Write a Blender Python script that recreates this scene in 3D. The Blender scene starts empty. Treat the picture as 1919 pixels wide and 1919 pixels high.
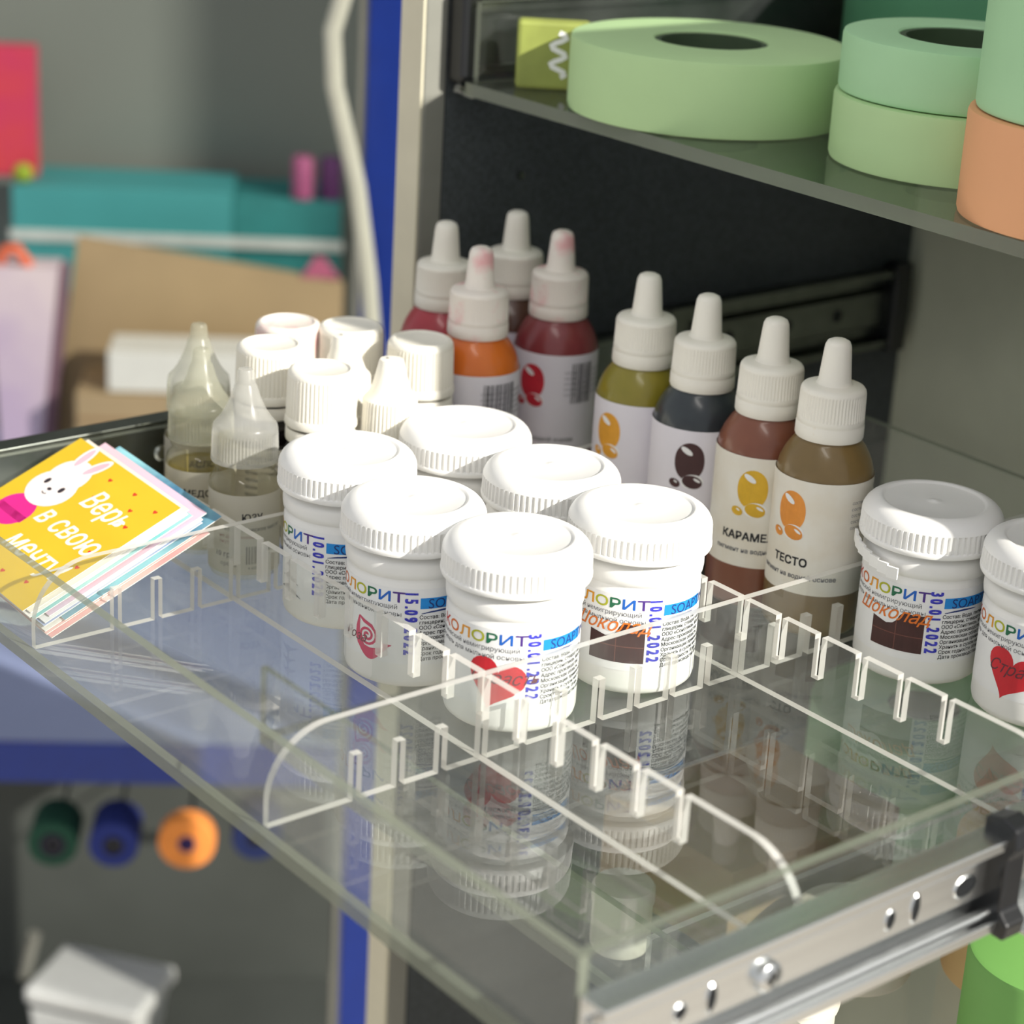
import bpy, bmesh, math, random
from mathutils import Vector, Matrix
random.seed(7)
sc = bpy.context.scene
COL = sc.collection
S = 0.001                      # everything below is written in millimetres
PI = math.pi

# ---------------------------------------------------------------- camera
cd = bpy.data.cameras.new('camera')
cam = bpy.data.objects.new('camera', cd); COL.objects.link(cam)
CAM = Vector((-363.106, -445.889, 300.490))
FW = Vector((0.604845, 0.716676, -0.347186)); RT = Vector((0.776297, -0.627839, 0.056404)); UP = Vector((0.177553, 0.303635, 0.936098))
M = Matrix.Identity(4)
for i in range(3):
    M[i][0], M[i][1], M[i][2], M[i][3] = RT[i], UP[i], -FW[i], CAM[i]*S
cam.matrix_world = M
cd.sensor_width = 36.0; cd.sensor_fit = 'HORIZONTAL'
cd.lens = 4107.9/1919*36
cd.shift_x = -(995.9-959.5)/1919; cd.shift_y = (899.8-959.5)/1919
cd.clip_start = 0.02; cd.clip_end = 60
cd.dof.use_dof = True; cd.dof.focus_distance = 0.69; cd.dof.aperture_fstop = 10.5
sc.camera = cam

# ---------------------------------------------------------------- world, sun, exposure
w = bpy.data.worlds.new('daylight'); sc.world = w; w.use_nodes = True
bg = w.node_tree.nodes['Background']
bg.inputs[0].default_value = (0.97, 0.98, 1.0, 1); bg.inputs[1].default_value = 0.57
sd = bpy.data.lights.new('sun', 'SUN'); sd.energy = 6.0; sd.angle = math.radians(0.8); sd.color = (1.0, 0.955, 0.87)
sun = bpy.data.objects.new('sun', sd); COL.objects.link(sun)
SUN_AZ, SUN_EL = math.radians(-74), math.radians(29)      # direction towards the sun
sv = Vector((math.cos(SUN_AZ)*math.cos(SUN_EL), math.sin(SUN_AZ)*math.cos(SUN_EL), math.sin(SUN_EL)))
sun.rotation_euler = sv.to_track_quat('Z', 'Y').to_euler()
sun.location = sv*2
vs = sc.view_settings
vs.view_transform = 'Standard'; vs.look = 'None'; vs.exposure = 0.15; vs.gamma = 1.0; vs.use_curve_mapping = False
cy = sc.cycles
cy.use_denoising = True; cy.max_bounces = 6; cy.transparent_max_bounces = 22; cy.glossy_bounces = 3; cy.diffuse_bounces = 3; cy.use_adaptive_sampling = True; cy.adaptive_threshold = 0.1
cy.caustics_reflective = False; cy.caustics_refractive = False; cy.sample_clamp_indirect = 6.0

# ---------------------------------------------------------------- materials
def srgb(c):
    out = []
    for v in c[:3]:
        v /= 255.0
        out.append(v/12.92 if v <= 0.04045 else ((v+0.055)/1.055)**2.4)
    return tuple(out)+(1.0,)
MATS = {}
def mat(name, rgb, rough=0.5, metal=0.0, var=0.06, scale=60.0, bump=0.0, bscale=400.0, coat=0.0, sss=0.0, spec=0.5, rgb2=None, lo=0.35, hi=0.65, stretch=None):
    if name in MATS: return MATS[name]
    m = bpy.data.materials.new(name); m.use_nodes = True; nt = m.node_tree; N = nt.nodes; L = nt.links
    b = N['Principled BSDF']
    c = srgb(rgb)
    tc = N.new('ShaderNodeTexCoord'); src = tc.outputs['Object']
    if stretch:
        mp = N.new('ShaderNodeMapping'); mp.inputs['Scale'].default_value = stretch; L.new(src, mp.inputs[0]); src = mp.outputs[0]
    no = N.new('ShaderNodeTexNoise'); no.inputs['Scale'].default_value = scale; no.inputs['Detail'].default_value = 4
    L.new(src, no.inputs['Vector'])
    cr = N.new('ShaderNodeValToRGB')
    cr.color_ramp.elements[0].position = lo; cr.color_ramp.elements[1].position = hi
    if rgb2: c0, c1 = c, srgb(rgb2)
    else:
        c0 = tuple(max(0, v*(1-var)) for v in c[:3])+(1,); c1 = tuple(min(1, v*(1+var)) for v in c[:3])+(1,)
    cr.color_ramp.elements[0].color = c0; cr.color_ramp.elements[1].color = c1
    L.new(no.outputs['Fac'], cr.inputs['Fac']); L.new(cr.outputs['Color'], b.inputs['Base Color'])
    b.inputs['Roughness'].default_value = rough; b.inputs['Metallic'].default_value = metal
    b.inputs['Specular IOR Level'].default_value = spec
    b.inputs['Coat Weight'].default_value = coat; b.inputs['Coat Roughness'].default_value = 0.08
    if sss:
        b.inputs['Subsurface Weight'].default_value = sss; b.inputs['Subsurface Radius'].default_value = (0.004, 0.003, 0.002); b.inputs['Subsurface Scale'].default_value = 1.0
    if bump:
        n2 = N.new('ShaderNodeTexNoise'); n2.inputs['Scale'].default_value = bscale; n2.inputs['Detail'].default_value = 3
        L.new(src, n2.inputs['Vector'])
        bp = N.new('ShaderNodeBump'); bp.inputs['Strength'].default_value = bump; bp.inputs['Distance'].default_value = 0.001
        L.new(n2.outputs['Fac'], bp.inputs['Height']); L.new(bp.outputs['Normal'], b.inputs['Normal'])
    MATS[name] = m
    return m
def clear(name, tint=(0.97, 0.985, 0.98), ior=1.49, rough=0.0, haze=0.0, hazecol=(230, 235, 235)):
    """clear plastic sheet: straight-through transmission, Fresnel reflection, a little haze from dust and scratches"""
    if name in MATS: return MATS[name]
    m = bpy.data.materials.new(name); m.use_nodes = True; nt = m.node_tree; N = nt.nodes; L = nt.links
    N.remove(N['Principled BSDF']); out = N['Material Output']
    geo = N.new('ShaderNodeNewGeometry')
    mx = N.new('ShaderNodeMix'); mx.data_type = 'FLOAT'; mx.inputs['A'].default_value = ior; mx.inputs['B'].default_value = 1/ior
    L.new(geo.outputs['Backfacing'], mx.inputs['Factor'])
    fr = N.new('ShaderNodeFresnel'); L.new(mx.outputs['Result'], fr.inputs['IOR'])
    tr = N.new('ShaderNodeBsdfTransparent'); tr.inputs['Color'].default_value = tint+(1,)
    gl = N.new('ShaderNodeBsdfGlossy'); gl.inputs['Roughness'].default_value = rough
    s1 = N.new('ShaderNodeMixShader'); L.new(fr.outputs[0], s1.inputs[0]); L.new(tr.outputs[0], s1.inputs[1]); L.new(gl.outputs[0], s1.inputs[2])
    last = s1
    if haze:
        tc = N.new('ShaderNodeTexCoord'); no = N.new('ShaderNodeTexNoise'); no.inputs['Scale'].default_value = 35; no.inputs['Detail'].default_value = 8
        L.new(tc.outputs['Object'], no.inputs['Vector'])
        mr = N.new('ShaderNodeMapRange'); mr.inputs['From Min'].default_value = 0.35; mr.inputs['From Max'].default_value = 0.75
        mr.inputs['To Min'].default_value = haze*0.4; mr.inputs['To Max'].default_value = haze*1.6; L.new(no.outputs['Fac'], mr.inputs['Value'])
        df = N.new('ShaderNodeBsdfDiffuse'); df.inputs['Color'].default_value = srgb(hazecol)
        s2 = N.new('ShaderNodeMixShader'); L.new(mr.outputs[0], s2.inputs[0]); L.new(s1.outputs[0], s2.inputs[1]); L.new(df.outputs[0], s2.inputs[2]); last = s2
    L.new(last.outputs[0], out.inputs['Surface'])
    MATS[name] = m
    return m
def frosted(name, rgb, opac=0.5, rough=0.35):
    """milky plastic: part see-through, part scattering"""
    if name in MATS: return MATS[name]
    m = bpy.data.materials.new(name); m.use_nodes = True; nt = m.node_tree; N = nt.nodes; L = nt.links
    b = N['Principled BSDF']; out = N['Material Output']
    tc = N.new('ShaderNodeTexCoord'); no = N.new('ShaderNodeTexNoise'); no.inputs['Scale'].default_value = 250
    L.new(tc.outputs['Object'], no.inputs['Vector'])
    cr = N.new('ShaderNodeValToRGB'); c = srgb(rgb)
    cr.color_ramp.elements[0].color = tuple(v*0.93 for v in c[:3])+(1,); cr.color_ramp.elements[1].color = c
    L.new(no.outputs['Fac'], cr.inputs['Fac']); L.new(cr.outputs['Color'], b.inputs['Base Color'])
    b.inputs['Roughness'].default_value = rough
    tl = N.new('ShaderNodeBsdfTranslucent'); tl.inputs['Color'].default_value = c
    s0 = N.new('ShaderNodeMixShader'); s0.inputs[0].default_value = 0.35; L.new(b.outputs[0], s0.inputs[1]); L.new(tl.outputs[0], s0.inputs[2])
    tr = N.new('ShaderNodeBsdfTransparent'); tr.inputs['Color'].default_value = (0.97, 0.97, 0.96, 1)
    s1 = N.new('ShaderNodeMixShader'); s1.inputs[0].default_value = opac; L.new(tr.outputs[0], s1.inputs[1]); L.new(s0.outputs[0], s1.inputs[2])
    L.new(s1.outputs[0], out.inputs['Surface'])
    MATS[name] = m
    return m

ACRY = clear('clear_acrylic', haze=0.012)
ACRY_F = clear('clear_acrylic_floor', tint=(0.955, 0.975, 0.965), ior=1.9, haze=0.012)
ACRY_D = clear('clear_acrylic_divider', tint=(0.98, 0.99, 0.985), haze=0.015)
EDGE = frosted('cut_acrylic_edge', (252, 250, 244), 0.72, 0.2)
EDGE_G = frosted('polished_acrylic_edge', (150, 156, 140), 0.75, 0.12)
WHITE = mat('white_polypropylene', (240, 239, 236), 0.38, var=0.015, sss=0.0, coat=0.0, bump=0.02)
WHITE_D = mat('white_dropper_plastic', (236, 232, 220), 0.42, var=0.02, bump=0.02)
WHITE_C = mat('cream_white_cap', (242, 238, 226), 0.45, var=0.03, bump=0.03)
WHITE_P = mat('pink_stained_white_plastic', (236, 228, 218), 0.42, rgb2=(232, 178, 178), lo=0.50, hi=0.72, scale=90)
WHITE_Y = mat('tea_stained_white_plastic', (238, 234, 222), 0.42, rgb2=(214, 180, 118), lo=0.60, hi=0.76, scale=110)
PAPER = mat('white_label_paper', (240, 240, 240), 0.55, var=0.015, scale=200)
PAPER_C = mat('cream_label_paper', (236, 233, 224), 0.6, rgb2=(228, 221, 206), scale=70)
PAPER_L = mat('lilac_white_label_paper', (228, 224, 232), 0.55, var=0.02)
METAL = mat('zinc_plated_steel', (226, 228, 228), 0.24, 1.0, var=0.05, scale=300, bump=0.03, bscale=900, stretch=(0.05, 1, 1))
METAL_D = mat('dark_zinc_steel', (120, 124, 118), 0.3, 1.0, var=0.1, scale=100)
BLACKP = mat('black_plastic', (14, 15, 18), 0.35, var=0.1, coat=0.3)
INK = mat('black_ink', (30, 30, 34), 0.6, var=0.05)
INK_G = mat('grey_ink', (108, 108, 112), 0.6, var=0.05)
INK_B = mat('blue_stamp_ink', (40, 44, 170), 0.55, rgb2=(70, 70, 205), scale=900)
BAND = mat('cyan_print', (20, 140, 222), 0.5, var=0.05)
BAND_D = mat('navy_print', (22, 50, 120), 0.5, var=0.05)
RED = mat('red_print', (205, 32, 46), 0.5, var=0.08, scale=120)
MAGENTA = mat('crimson_print', (206, 36, 92), 0.5, var=0.08, scale=120)
CHOC = mat('chocolate_print', (62, 28, 26), 0.5, var=0.12, scale=200)
CHOC_L = mat('light_chocolate_print', (112, 66, 56), 0.5)
ORANGE_T = mat('orange_script_print', (226, 118, 36), 0.5)
MAROON_T = mat('maroon_script_print', (96, 40, 52), 0.5)
PINEC = mat('slate_print', (78, 84, 92), 0.5, rgb2=(44, 48, 54), scale=140)

# ---------------------------------------------------------------- mesh helpers
class MB:
    def __init__(self): self.v = []; self.f = []; self.m = []
    def add(self, verts, faces, mi=0):
        o = len(self.v); self.v += [tuple(p) for p in verts]
        for f in faces: self.f.append(tuple(i+o for i in f)); self.m.append(mi)
        return self
    def box(self, x0, x1, y0, y1, z0, z1, mi=0):
        P = [(x, y, z) for z in (z0, z1) for y in (y0, y1) for x in (x0, x1)]
        return self.add(P, [(0, 2, 3, 1), (4, 5, 7, 6), (0, 1, 5, 4), (2, 6, 7, 3), (0, 4, 6, 2), (1, 3, 7, 5)], mi)
    def lathe(self, prof, seg=48, ribs=0, mi=0, cx=0, cy=0, closed=False):
        """prof: (r, z) or (r, z, rib amplitude)"""
        V = []; F = []; n = len(prof)
        for i in range(seg):
            a = 2*PI*i/seg
            k = 0.0
            if ribs:
                t = (i*ribs/seg) % 1.0; k = 1.0 if t < 0.5 else 0.0
            for q in prof:
                r = q[0]-(q[2]*k if len(q) > 2 else 0); V.append((cx+r*math.cos(a), cy+r*math.sin(a), q[1]))
        for i in range(seg):
            j = (i+1) % seg
            for k in range(n if closed else n-1):
                k2 = (k+1) % n
                F.append((i*n+k, j*n+k, j*n+k2, i*n+k2))
        if not closed:
            if prof[0][0] > 1e-6: F.append(tuple(i*n for i in range(seg))[::-1])
            if prof[-1][0] > 1e-6: F.append(tuple(i*n+n-1 for i in range(seg)))
        return self.add(V, F, mi)
    def prism(self, poly, axis, t0, t1, mi=0, mside=None):
        """extrude a polygon given in the plane normal to axis: x -> (y,z), y -> (x,z), z -> (x,y)"""
        def P(a, b, t): return (t, a, b) if axis == 'x' else (a, t, b) if axis == 'y' else (a, b, t)
        n = len(poly); V = [P(a, b, t0) for a, b in poly]+[P(a, b, t1) for a, b in poly]
        self.add(V, [tuple(range(n))[::-1], tuple(range(n, 2*n))], mi)
        o = len(self.v)-2*n
        for i in range(n):
            j = (i+1) % n; self.f.append((o+i, o+j, o+n+j, o+n+i)); self.m.append(mi if mside is None else mside)
        return self
    def tube(self, pts, r, seg=10, mi=0):
        pts = [Vector(p) for p in pts]; V = []; F = []; n = len(pts)
        for i, p in enumerate(pts):
            t = (pts[min(i+1, n-1)]-pts[max(i-1, 0)]).normalized()
            a = t.orthogonal().normalized() if i == 0 else (pa - t*pa.dot(t)).normalized()
            pa = a; b = t.cross(a); rr = r[i] if isinstance(r, (list, tuple)) else r
            for k in range(seg):
                q = 2*PI*k/seg; V.append(p+a*math.cos(q)*rr+b*math.sin(q)*rr)
        for i in range(n-1):
            for k in range(seg):
                k2 = (k+1) % seg; F.append((i*seg+k, i*seg+k2, (i+1)*seg+k2, (i+1)*seg+k))
        F.append(tuple(range(seg))[::-1]); F.append(tuple((n-1)*seg+k for k in range(seg)))
        return self.add(V, F, mi)
    def mesh(self, name, mats, smooth=None, recalc=True, bevel=0.0):
        me = bpy.data.meshes.new(name)
        me.from_pydata([(x*S, y*S, z*S) for x, y, z in self.v], [], self.f)
        for mm in (mats if isinstance(mats, (list, tuple)) else [mats]): me.materials.append(mm)
        me.polygons.foreach_set('material_index', self.m)
        if recalc or bevel:
            bm = bmesh.new(); bm.from_mesh(me)
            if bevel:
                es = [e for e in bm.edges if len(e.link_faces) == 2 and e.calc_face_angle(0) > 0.6]
                bmesh.ops.bevel(bm, geom=es, offset=bevel*S, segments=2, affect='EDGES', profile=0.5)
            if recalc: bmesh.ops.recalc_face_normals(bm, faces=bm.faces)
            bm.to_mesh(me); bm.free()
        if smooth is not None:
            me.polygons.foreach_set('use_smooth', [True]*len(me.polygons)); me.set_sharp_from_angle(angle=math.radians(smooth))
        me.update()
        return me
    def build(self, name, mats, parent=None, smooth=None, loc=(0, 0, 0), rz=0.0, recalc=True, bevel=0.0, tag=None):
        return link(name, self.mesh(name, mats, smooth, recalc, bevel), parent, loc, rz, tag)
def link(name, me, parent=None, loc=(0, 0, 0), rz=0.0, tag=None):
    o = bpy.data.objects.new(name, me); COL.objects.link(o); o.parent = parent
    o.location = tuple(v*S for v in loc); o.rotation_euler = (0, 0, rz)
    if tag: settag(o, *tag)
    return o
def settag(o, label, cat, group=None):
    o['label'] = label; o['category'] = cat
    if group: o['group'] = group
def thing(name, loc, label, cat, group=None, rz=0.0):
    o = bpy.data.objects.new(name, None); COL.objects.link(o); o.empty_display_size = 0.01
    o.location = tuple(v*S for v in loc); o.rotation_euler = (0, 0, rz); settag(o, label, cat, group)
    return o
def structure(o): o['kind'] = 'structure'; return o

# ---------------------------------------------------------------- flat print (lettering and emblems) laid on curved or flat labels
_T = {}
def text2d(s, size, align='LEFT', shear=0.0, sx=1.0, bold=0.0, spacing=1.0):
    key = (s, size, align, shear, sx, bold, spacing)
    if key in _T: return _T[key]
    cu = bpy.data.curves.new('print', 'FONT'); cu.body = s; cu.size = size; cu.align_x = align; cu.shear = shear
    cu.offset = bold; cu.resolution_u = 3; cu.space_character = spacing
    ob = bpy.data.objects.new('print', cu); COL.objects.link(ob)
    me = bpy.data.meshes.new_from_object(ob)
    V = [(v.co.x*sx, v.co.y) for v in me.vertices]; F = [tuple(p.vertices) for p in me.polygons]
    bpy.data.objects.remove(ob); bpy.data.curves.remove(cu); bpy.data.meshes.remove(me)
    _T[key] = (V, F)
    return _T[key]
class Flat:
    """2-D print in mm; x to the right, y up; mapped later on a cylinder or on a plane"""
    def __init__(self): self.v = []; self.f = []; self.m = []; self.h = []
    def put(self, V, F, mi=0, dx=0, dy=0, rot=0, lift=0.0):
        c, s = math.cos(rot), math.sin(rot); o = len(self.v)
        self.v += [(dx+x*c-y*s, dy+x*s+y*c) for x, y in V]; self.h += [lift]*len(V)
        for f in F: self.f.append(tuple(i+o for i in f)); self.m.append(mi)
        return self
    def text(self, s, size, x, y, mi=0, rot=0, lift=0.0, **k):
        b = k.pop('bold', 0.0); V, F = text2d(s, size, **k)
        if not b: return self.put(V, F, mi, x, y, rot, lift)
        for q, (ox, oy) in enumerate(((-b, -b), (b, b), (-b, b), (b, -b))): self.put(V, F, mi, x+ox, y+oy, rot, lift+0.004*q)   # heavier strokes
        return self
    def poly(self, P, mi=0, dx=0, dy=0, rot=0, lift=0.0): return self.put(P, [tuple(range(len(P)))], mi, dx, dy, rot, lift)
    def rect(self, x0, x1, y0, y1, mi=0, lift=0.0): return self.poly([(x0, y0), (x1, y0), (x1, y1), (x0, y1)], mi, lift=lift)
    def stroke(self, P, wd, mi=0, dx=0, dy=0, lift=0.0):
        n = len(P); A = []; B = []
        for i, (x, y) in enumerate(P):
            ax, ay = P[max(0, i-1)]; bx, by = P[min(n-1, i+1)]; l = math.hypot(bx-ax, by-ay) or 1
            nx, ny = -(by-ay)/l, (bx-ax)/l; ww = wd[i] if isinstance(wd, list) else wd
            A.append((x+nx*ww/2, y+ny*ww/2)); B.append((x-nx*ww/2, y-ny*ww/2))
        V = A+B; F = [(i, n+i, n+i+1, i+1) for i in range(n-1)]
        return self.put(V, F, mi, dx, dy, 0, lift)
    def mesh(self, name, mats, fn, cut=1.6):
        me = bpy.data.meshes.new(name)
        me.from_pydata([(x, y, h) for (x, y), h in zip(self.v, self.h)], [], self.f)
        for mm in mats: me.materials.append(mm)
        me.polygons.foreach_set('material_index', self.m)
        bm = bmesh.new(); bm.from_mesh(me)
        bmesh.ops.triangulate(bm, faces=[f for f in bm.faces if len(f.verts) > 4])
        if cut:
            x0 = min(v[0] for v in self.v); x1 = max(v[0] for v in self.v); x = x0+cut
            while x < x1:
                bmesh.ops.bisect_plane(bm, geom=bm.verts[:]+bm.edges[:]+bm.faces[:], plane_co=(x, 0, 0), plane_no=(1, 0, 0)); x += cut
        for v in bm.verts: v.co = Vector(fn(v.co.x, v.co.y, v.co.z))*S
        bm.normal_update(); bm.to_mesh(me); bm.free(); me.update()
        return me
def on_cyl(R, off=0.12):
    # x (mm along the surface) measured from the local front (-Y); y is height
    return lambda x, y, h: ((R+off+h)*math.sin(x/R), -(R+off+h)*math.cos(x/R), y)
def cyl_patch(R, x0, x1, z0, z1, off=0.05, seg=40):
    b = MB(); V = []; F = []
    for i in range(seg+1):
        a = (x0+(x1-x0)*i/seg)/R
        for z in (z0, z1): V.append(((R+off)*math.sin(a), -(R+off)*math.cos(a), z))
    for i in range(seg): F.append((2*i, 2*i+2, 2*i+3, 2*i+1))
    b.add(V, F); return b
def heart(wd, n=40):
    P = []
    for i in range(n):
        t = 2*PI*i/n; P.append((16*math.sin(t)**3*wd/32, (13*math.cos(t)-5*math.cos(2*t)-2*math.cos(3*t)-math.cos(4*t))*wd/32))
    return P
def ell(a, b, rot=0, n=28, cx=0, cy=0):
    c, s = math.cos(rot), math.sin(rot)
    return [(cx+a*math.cos(2*PI*i/n)*c-b*math.sin(2*PI*i/n)*s, cy+a*math.cos(2*PI*i/n)*s+b*math.sin(2*PI*i/n)*c) for i in range(n)]
def barcode(fl, x0, y0, wd, ht, mi, seed=1, vertical=False):
    rr = random.Random(seed); t = 0.0; L = ht if vertical else wd
    while t < L-0.5:
        b = rr.choice((0.2, 0.2, 0.4, 0.6))
        if vertical: fl.rect(x0, x0+wd, y0+t, y0+t+b, mi)
        else: fl.rect(x0+t, x0+t+b, y0, y0+ht, mi)
        t += b+rr.choice((0.2, 0.25, 0.45))
def facing(x, y, extra=0.0):
    """turn about z that points the local front (-Y) of a thing at (x, y) towards the viewer, plus extra degrees"""
    return math.atan2(CAM.y-y, CAM.x-x)+PI/2+math.radians(extra)

# ================================================================ setting
TH = math.radians(-35); EX = Vector((math.cos(TH), math.sin(TH), 0)); EY = Vector((-EX.y, EX.x, 0))
def BG(a, d, z): return tuple(EX*a+EY*d+Vector((0, 0, z)))      # furniture behind stands at an angle to the drawer
WALLM = mat('grey_painted_wall', (122, 128, 120), 0.85, var=0.05, scale=3, bump=0.05, bscale=80)
FLOORM = mat('pale_floor', (176, 168, 156), 0.7, var=0.1, scale=5)
structure(MB().box(-1500, 1900, 0, 30, -900, 2200).build('wall_back', WALLM, loc=BG(0, 1395, 0), rz=TH))
structure(MB().box(-2500, 3000, -1700, 2500, -930, -900).build('floor', FLOORM))
structure(MB().box(1352, 3000, -1230, -1200, -900, 2600).build('sun_block_wall', WALLM))  # unseen wall segment added to cut off the sun on the background

wp = structure(MB().box(880, 1350, -1222, -1216, -200, 2600).build('sun_filter_pane_1', frosted('sun_filter_glass', (235, 238, 238), 0.30, 0.5)))  # unseen frosted pane added to dim the sun reaching the background
lampm = bpy.data.materials.new('fill_lamp_glow'); lampm.use_nodes = True
ln = lampm.node_tree.nodes; ln.remove(ln['Principled BSDF']); em = ln.new('ShaderNodeEmission'); em.inputs['Color'].default_value = (1, 0.95, 0.88, 1); em.inputs['Strength'].default_value = 9.0
lampm.node_tree.links.new(em.outputs[0], ln['Material Output'].inputs['Surface'])
lamp = thing('added_fill_lamp', (-750, -650, 1500), 'added long fill lamp with glowing panel, unseen above the viewer', 'lamp')  # unseen emitter added for fill and for highlights on the bottles
MB().box(-90, 90, -420, 420, 12, 60).build('housing', mat('fill_lamp_housing', (220, 220, 216), 0.5), lamp, bevel=4); MB().box(-80, 80, -410, 410, 0, 11.5).build('diffuser', lampm, lamp)
# cabinet that holds the drawers
PANEL = mat('charcoal_laminate_panel', (66, 71, 74), 0.75, var=0.25, scale=700, bump=0.04)
BACKP = mat('grey_green_back_panel', (190, 194, 176), 0.8, var=0.06, scale=20)
CREAM = mat('cream_lacquered_metal', (214, 208, 184), 0.45, var=0.03)
GREYM = mat('grey_lacquered_metal', (132, 132, 124), 0.5, var=0.04)
cab = thing('drawer_cabinet', (160, 48, -400), 'charcoal drawer cabinet with open front behind the acrylic drawer', 'cabinet')
MB().box(0, 292, 192, 196, 0, 760).build('side_panel', PANEL, cab)
MB().box(21, 292, -196, -192, 0, 760).build('side_panel', PANEL, cab)
MB().box(289, 293, -191.9, 191.9, 0, 760).build('back_panel', BACKP, cab)
cp = MB().box(-11, -0.2, 192, 207, 0, 900).build('front_post', GREYM, cab, bevel=1.0)
MB().box(-12.2, -11.1, 192.5, 207, 0, 900).build('edge_strip', CREAM, cp)
for zz in (310, 505, 640): MB().lathe([(1.6, 0), (1.6, 0.6), (0.8, 0.8), (0, 0.8)], 12).build('screw_head', METAL_D, cab, loc=(0, 0, 0)).matrix_local = Matrix.Translation((0.02*(1+zz % 7), 0.192, zz*S)) @ Matrix.Rotation(PI/2, 4, 'X')

# blue rack in the background
BLUE = mat('blue_enamel', (15, 50, 142), 0.4, var=0.05, coat=0.2)
PALE = mat('pale_blue_shelf_top', (150, 162, 200), 0.55, var=0.04, scale=12)
PEGB = mat('grey_peg_panel', (84, 88, 84), 0.8, var=0.1, scale=9)
rack = thing('steel_rack', BG(-36, 756, -900), 'blue steel shelving rack standing behind the pulled-out drawer', 'rack', rz=TH)
MB().box(0, 23, 0, 20, 0, 1800).build('post', BLUE, rack, bevel=1)
MB().box(-5, -0.4, 2, 18, 0, 1800).build('post_edge', GREYM, rack)
sh = MB().box(-700, -6, 2, 628, 498, 509).build('shelf', PALE, rack)
MB().box(-700, -6, -2, 1.8, 480, 509.5).build('shelf_lip', BLUE, sh, bevel=0.8)
shade_shelf = MB().box(-700, 40, 2, 628, 1680, 1691).build('shelf', PALE, rack)  # out-of-view top shelf, added to keep ambient light off the rack
MB().box(-700, 40, -2, 1.8, 1662, 1691.5).build('shelf_lip', BLUE, shade_shelf, bevel=0.8)
sh2 = MB().box(-700, -6, 2, 628, 150, 163).build('shelf', PEGB, rack)
MB().box(-700, -6, 250, 256, 163.2, 480).build('back_panel', PEGB, rack)
for px_, pz in ((-198, 428), (-157, 429), (-107, 433), (-60, 435)):
    MB().tube([(px_, 249.5, pz), (px_, 6, pz)], 1.5, 10).build('peg', METAL_D, rack)
MB().tube([(-55, 140, 392), (-6, 140, 392)], 4, 8).build('bracket_bar', GREYM, rack)

# ================================================================ tray
def divider_poly(n0, n1, rnd0, rnd1, slots, from_top, H=27.3, sw=2.9, sd=12.9):
    R = 20
    top = []
    if rnd0: top += [(n0+R-R*math.cos(t), H-R+R*math.sin(t)) for t in [PI/2*i/12 for i in range(13)]]
    else: top += [(n0, H)]
    if from_top:
        for s_ in slots: top += [(s_-sw/2, H), (s_-sw/2, sd), (s_+sw/2, sd), (s_+sw/2, H)]
    if rnd1: top += [(n1-R+R*math.sin(t), H-R+R*math.cos(t)) for t in [PI/2*i/12 for i in range(13)]]
    else: top += [(n1, H)]
    bot = [(n1, 0.1)]
    if not from_top:
        for s_ in reversed(slots): bot += [(s_+sw/2, 0.1), (s_+sw/2, H-sd), (s_-sw/2, H-sd), (s_-sw/2, 0.1)]
    bot += [(n0, 0.1)]
    return top+bot
PA, PB = 14.96, 17.0
tray = thing('acrylic_drawer', (-77.5, -134, -4), 'clear acrylic drawer tray pulled out of the cabinet on metal slides', 'drawer')
def slab(name, x0, x1, y0, y1, z0, z1, thin):
    """sheet whose two broad faces are clear and whose cut edges are milky"""
    b = MB().box(x0+77.5, x1+77.5, y0+134, y1+134, z0+4, z1+4)
    big = {'z': (0, 1), 'y': (2, 3), 'x': (4, 5)}[thin]
    b.m = [0 if i in big else 1 for i in range(6)]
    return b.build(name, [ACRY_F if thin == 'z' else ACRY, EDGE_G], tray)
slab('floor_sheet', -77.5, 268, -134, 226, -4, 0, 'z')
slab('front_wall', -77.5, -74.5, -134, 226, 0.05, 31, 'x')
slab('side_wall', -74.45, 268, -134, -131, 0.05, 31, 'y')
slab('side_wall', -74.45, 268, 223, 226, 0.05, 31, 'y')
slab('back_wall', 265, 268, -130.95, 222.95, 0.05, 31, 'x')
def divider(poly, axis, at_, label):
    b = MB().prism(poly, axis, at_-1.3, at_+1.3, 0, 1)
    o = b.build('tray_divider', [ACRY_D, EDGE]); settag(o, label, 'divider', 'slotted clear dividers of the drawer'); return o
bs = [PB*k for k in range(-5, 13)]
divider(divider_poly(-130.5, 222.5, True, False, bs, True), 'x', 0, 'long clear comb-slotted divider beside the front jars with a rounded near end')
divider(divider_poly(-130.5, 222.5, True, False, bs, True), 'x', 7*PA, 'clear comb-slotted divider in front of the brown and olive dropper bottles')
as_ = [PA*k for k in range(-3, 17)]
divider(divider_poly(-74.2, 264, True, False, as_, False), 'y', 0, 'clear cross divider with rounded corner in front of the heart-label jar')
divider(divider_poly(-74.2, 264, True, False, as_, False), 'y', 8*PB, 'clear cross divider with rounded corner in front of the greeting cards')

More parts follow.
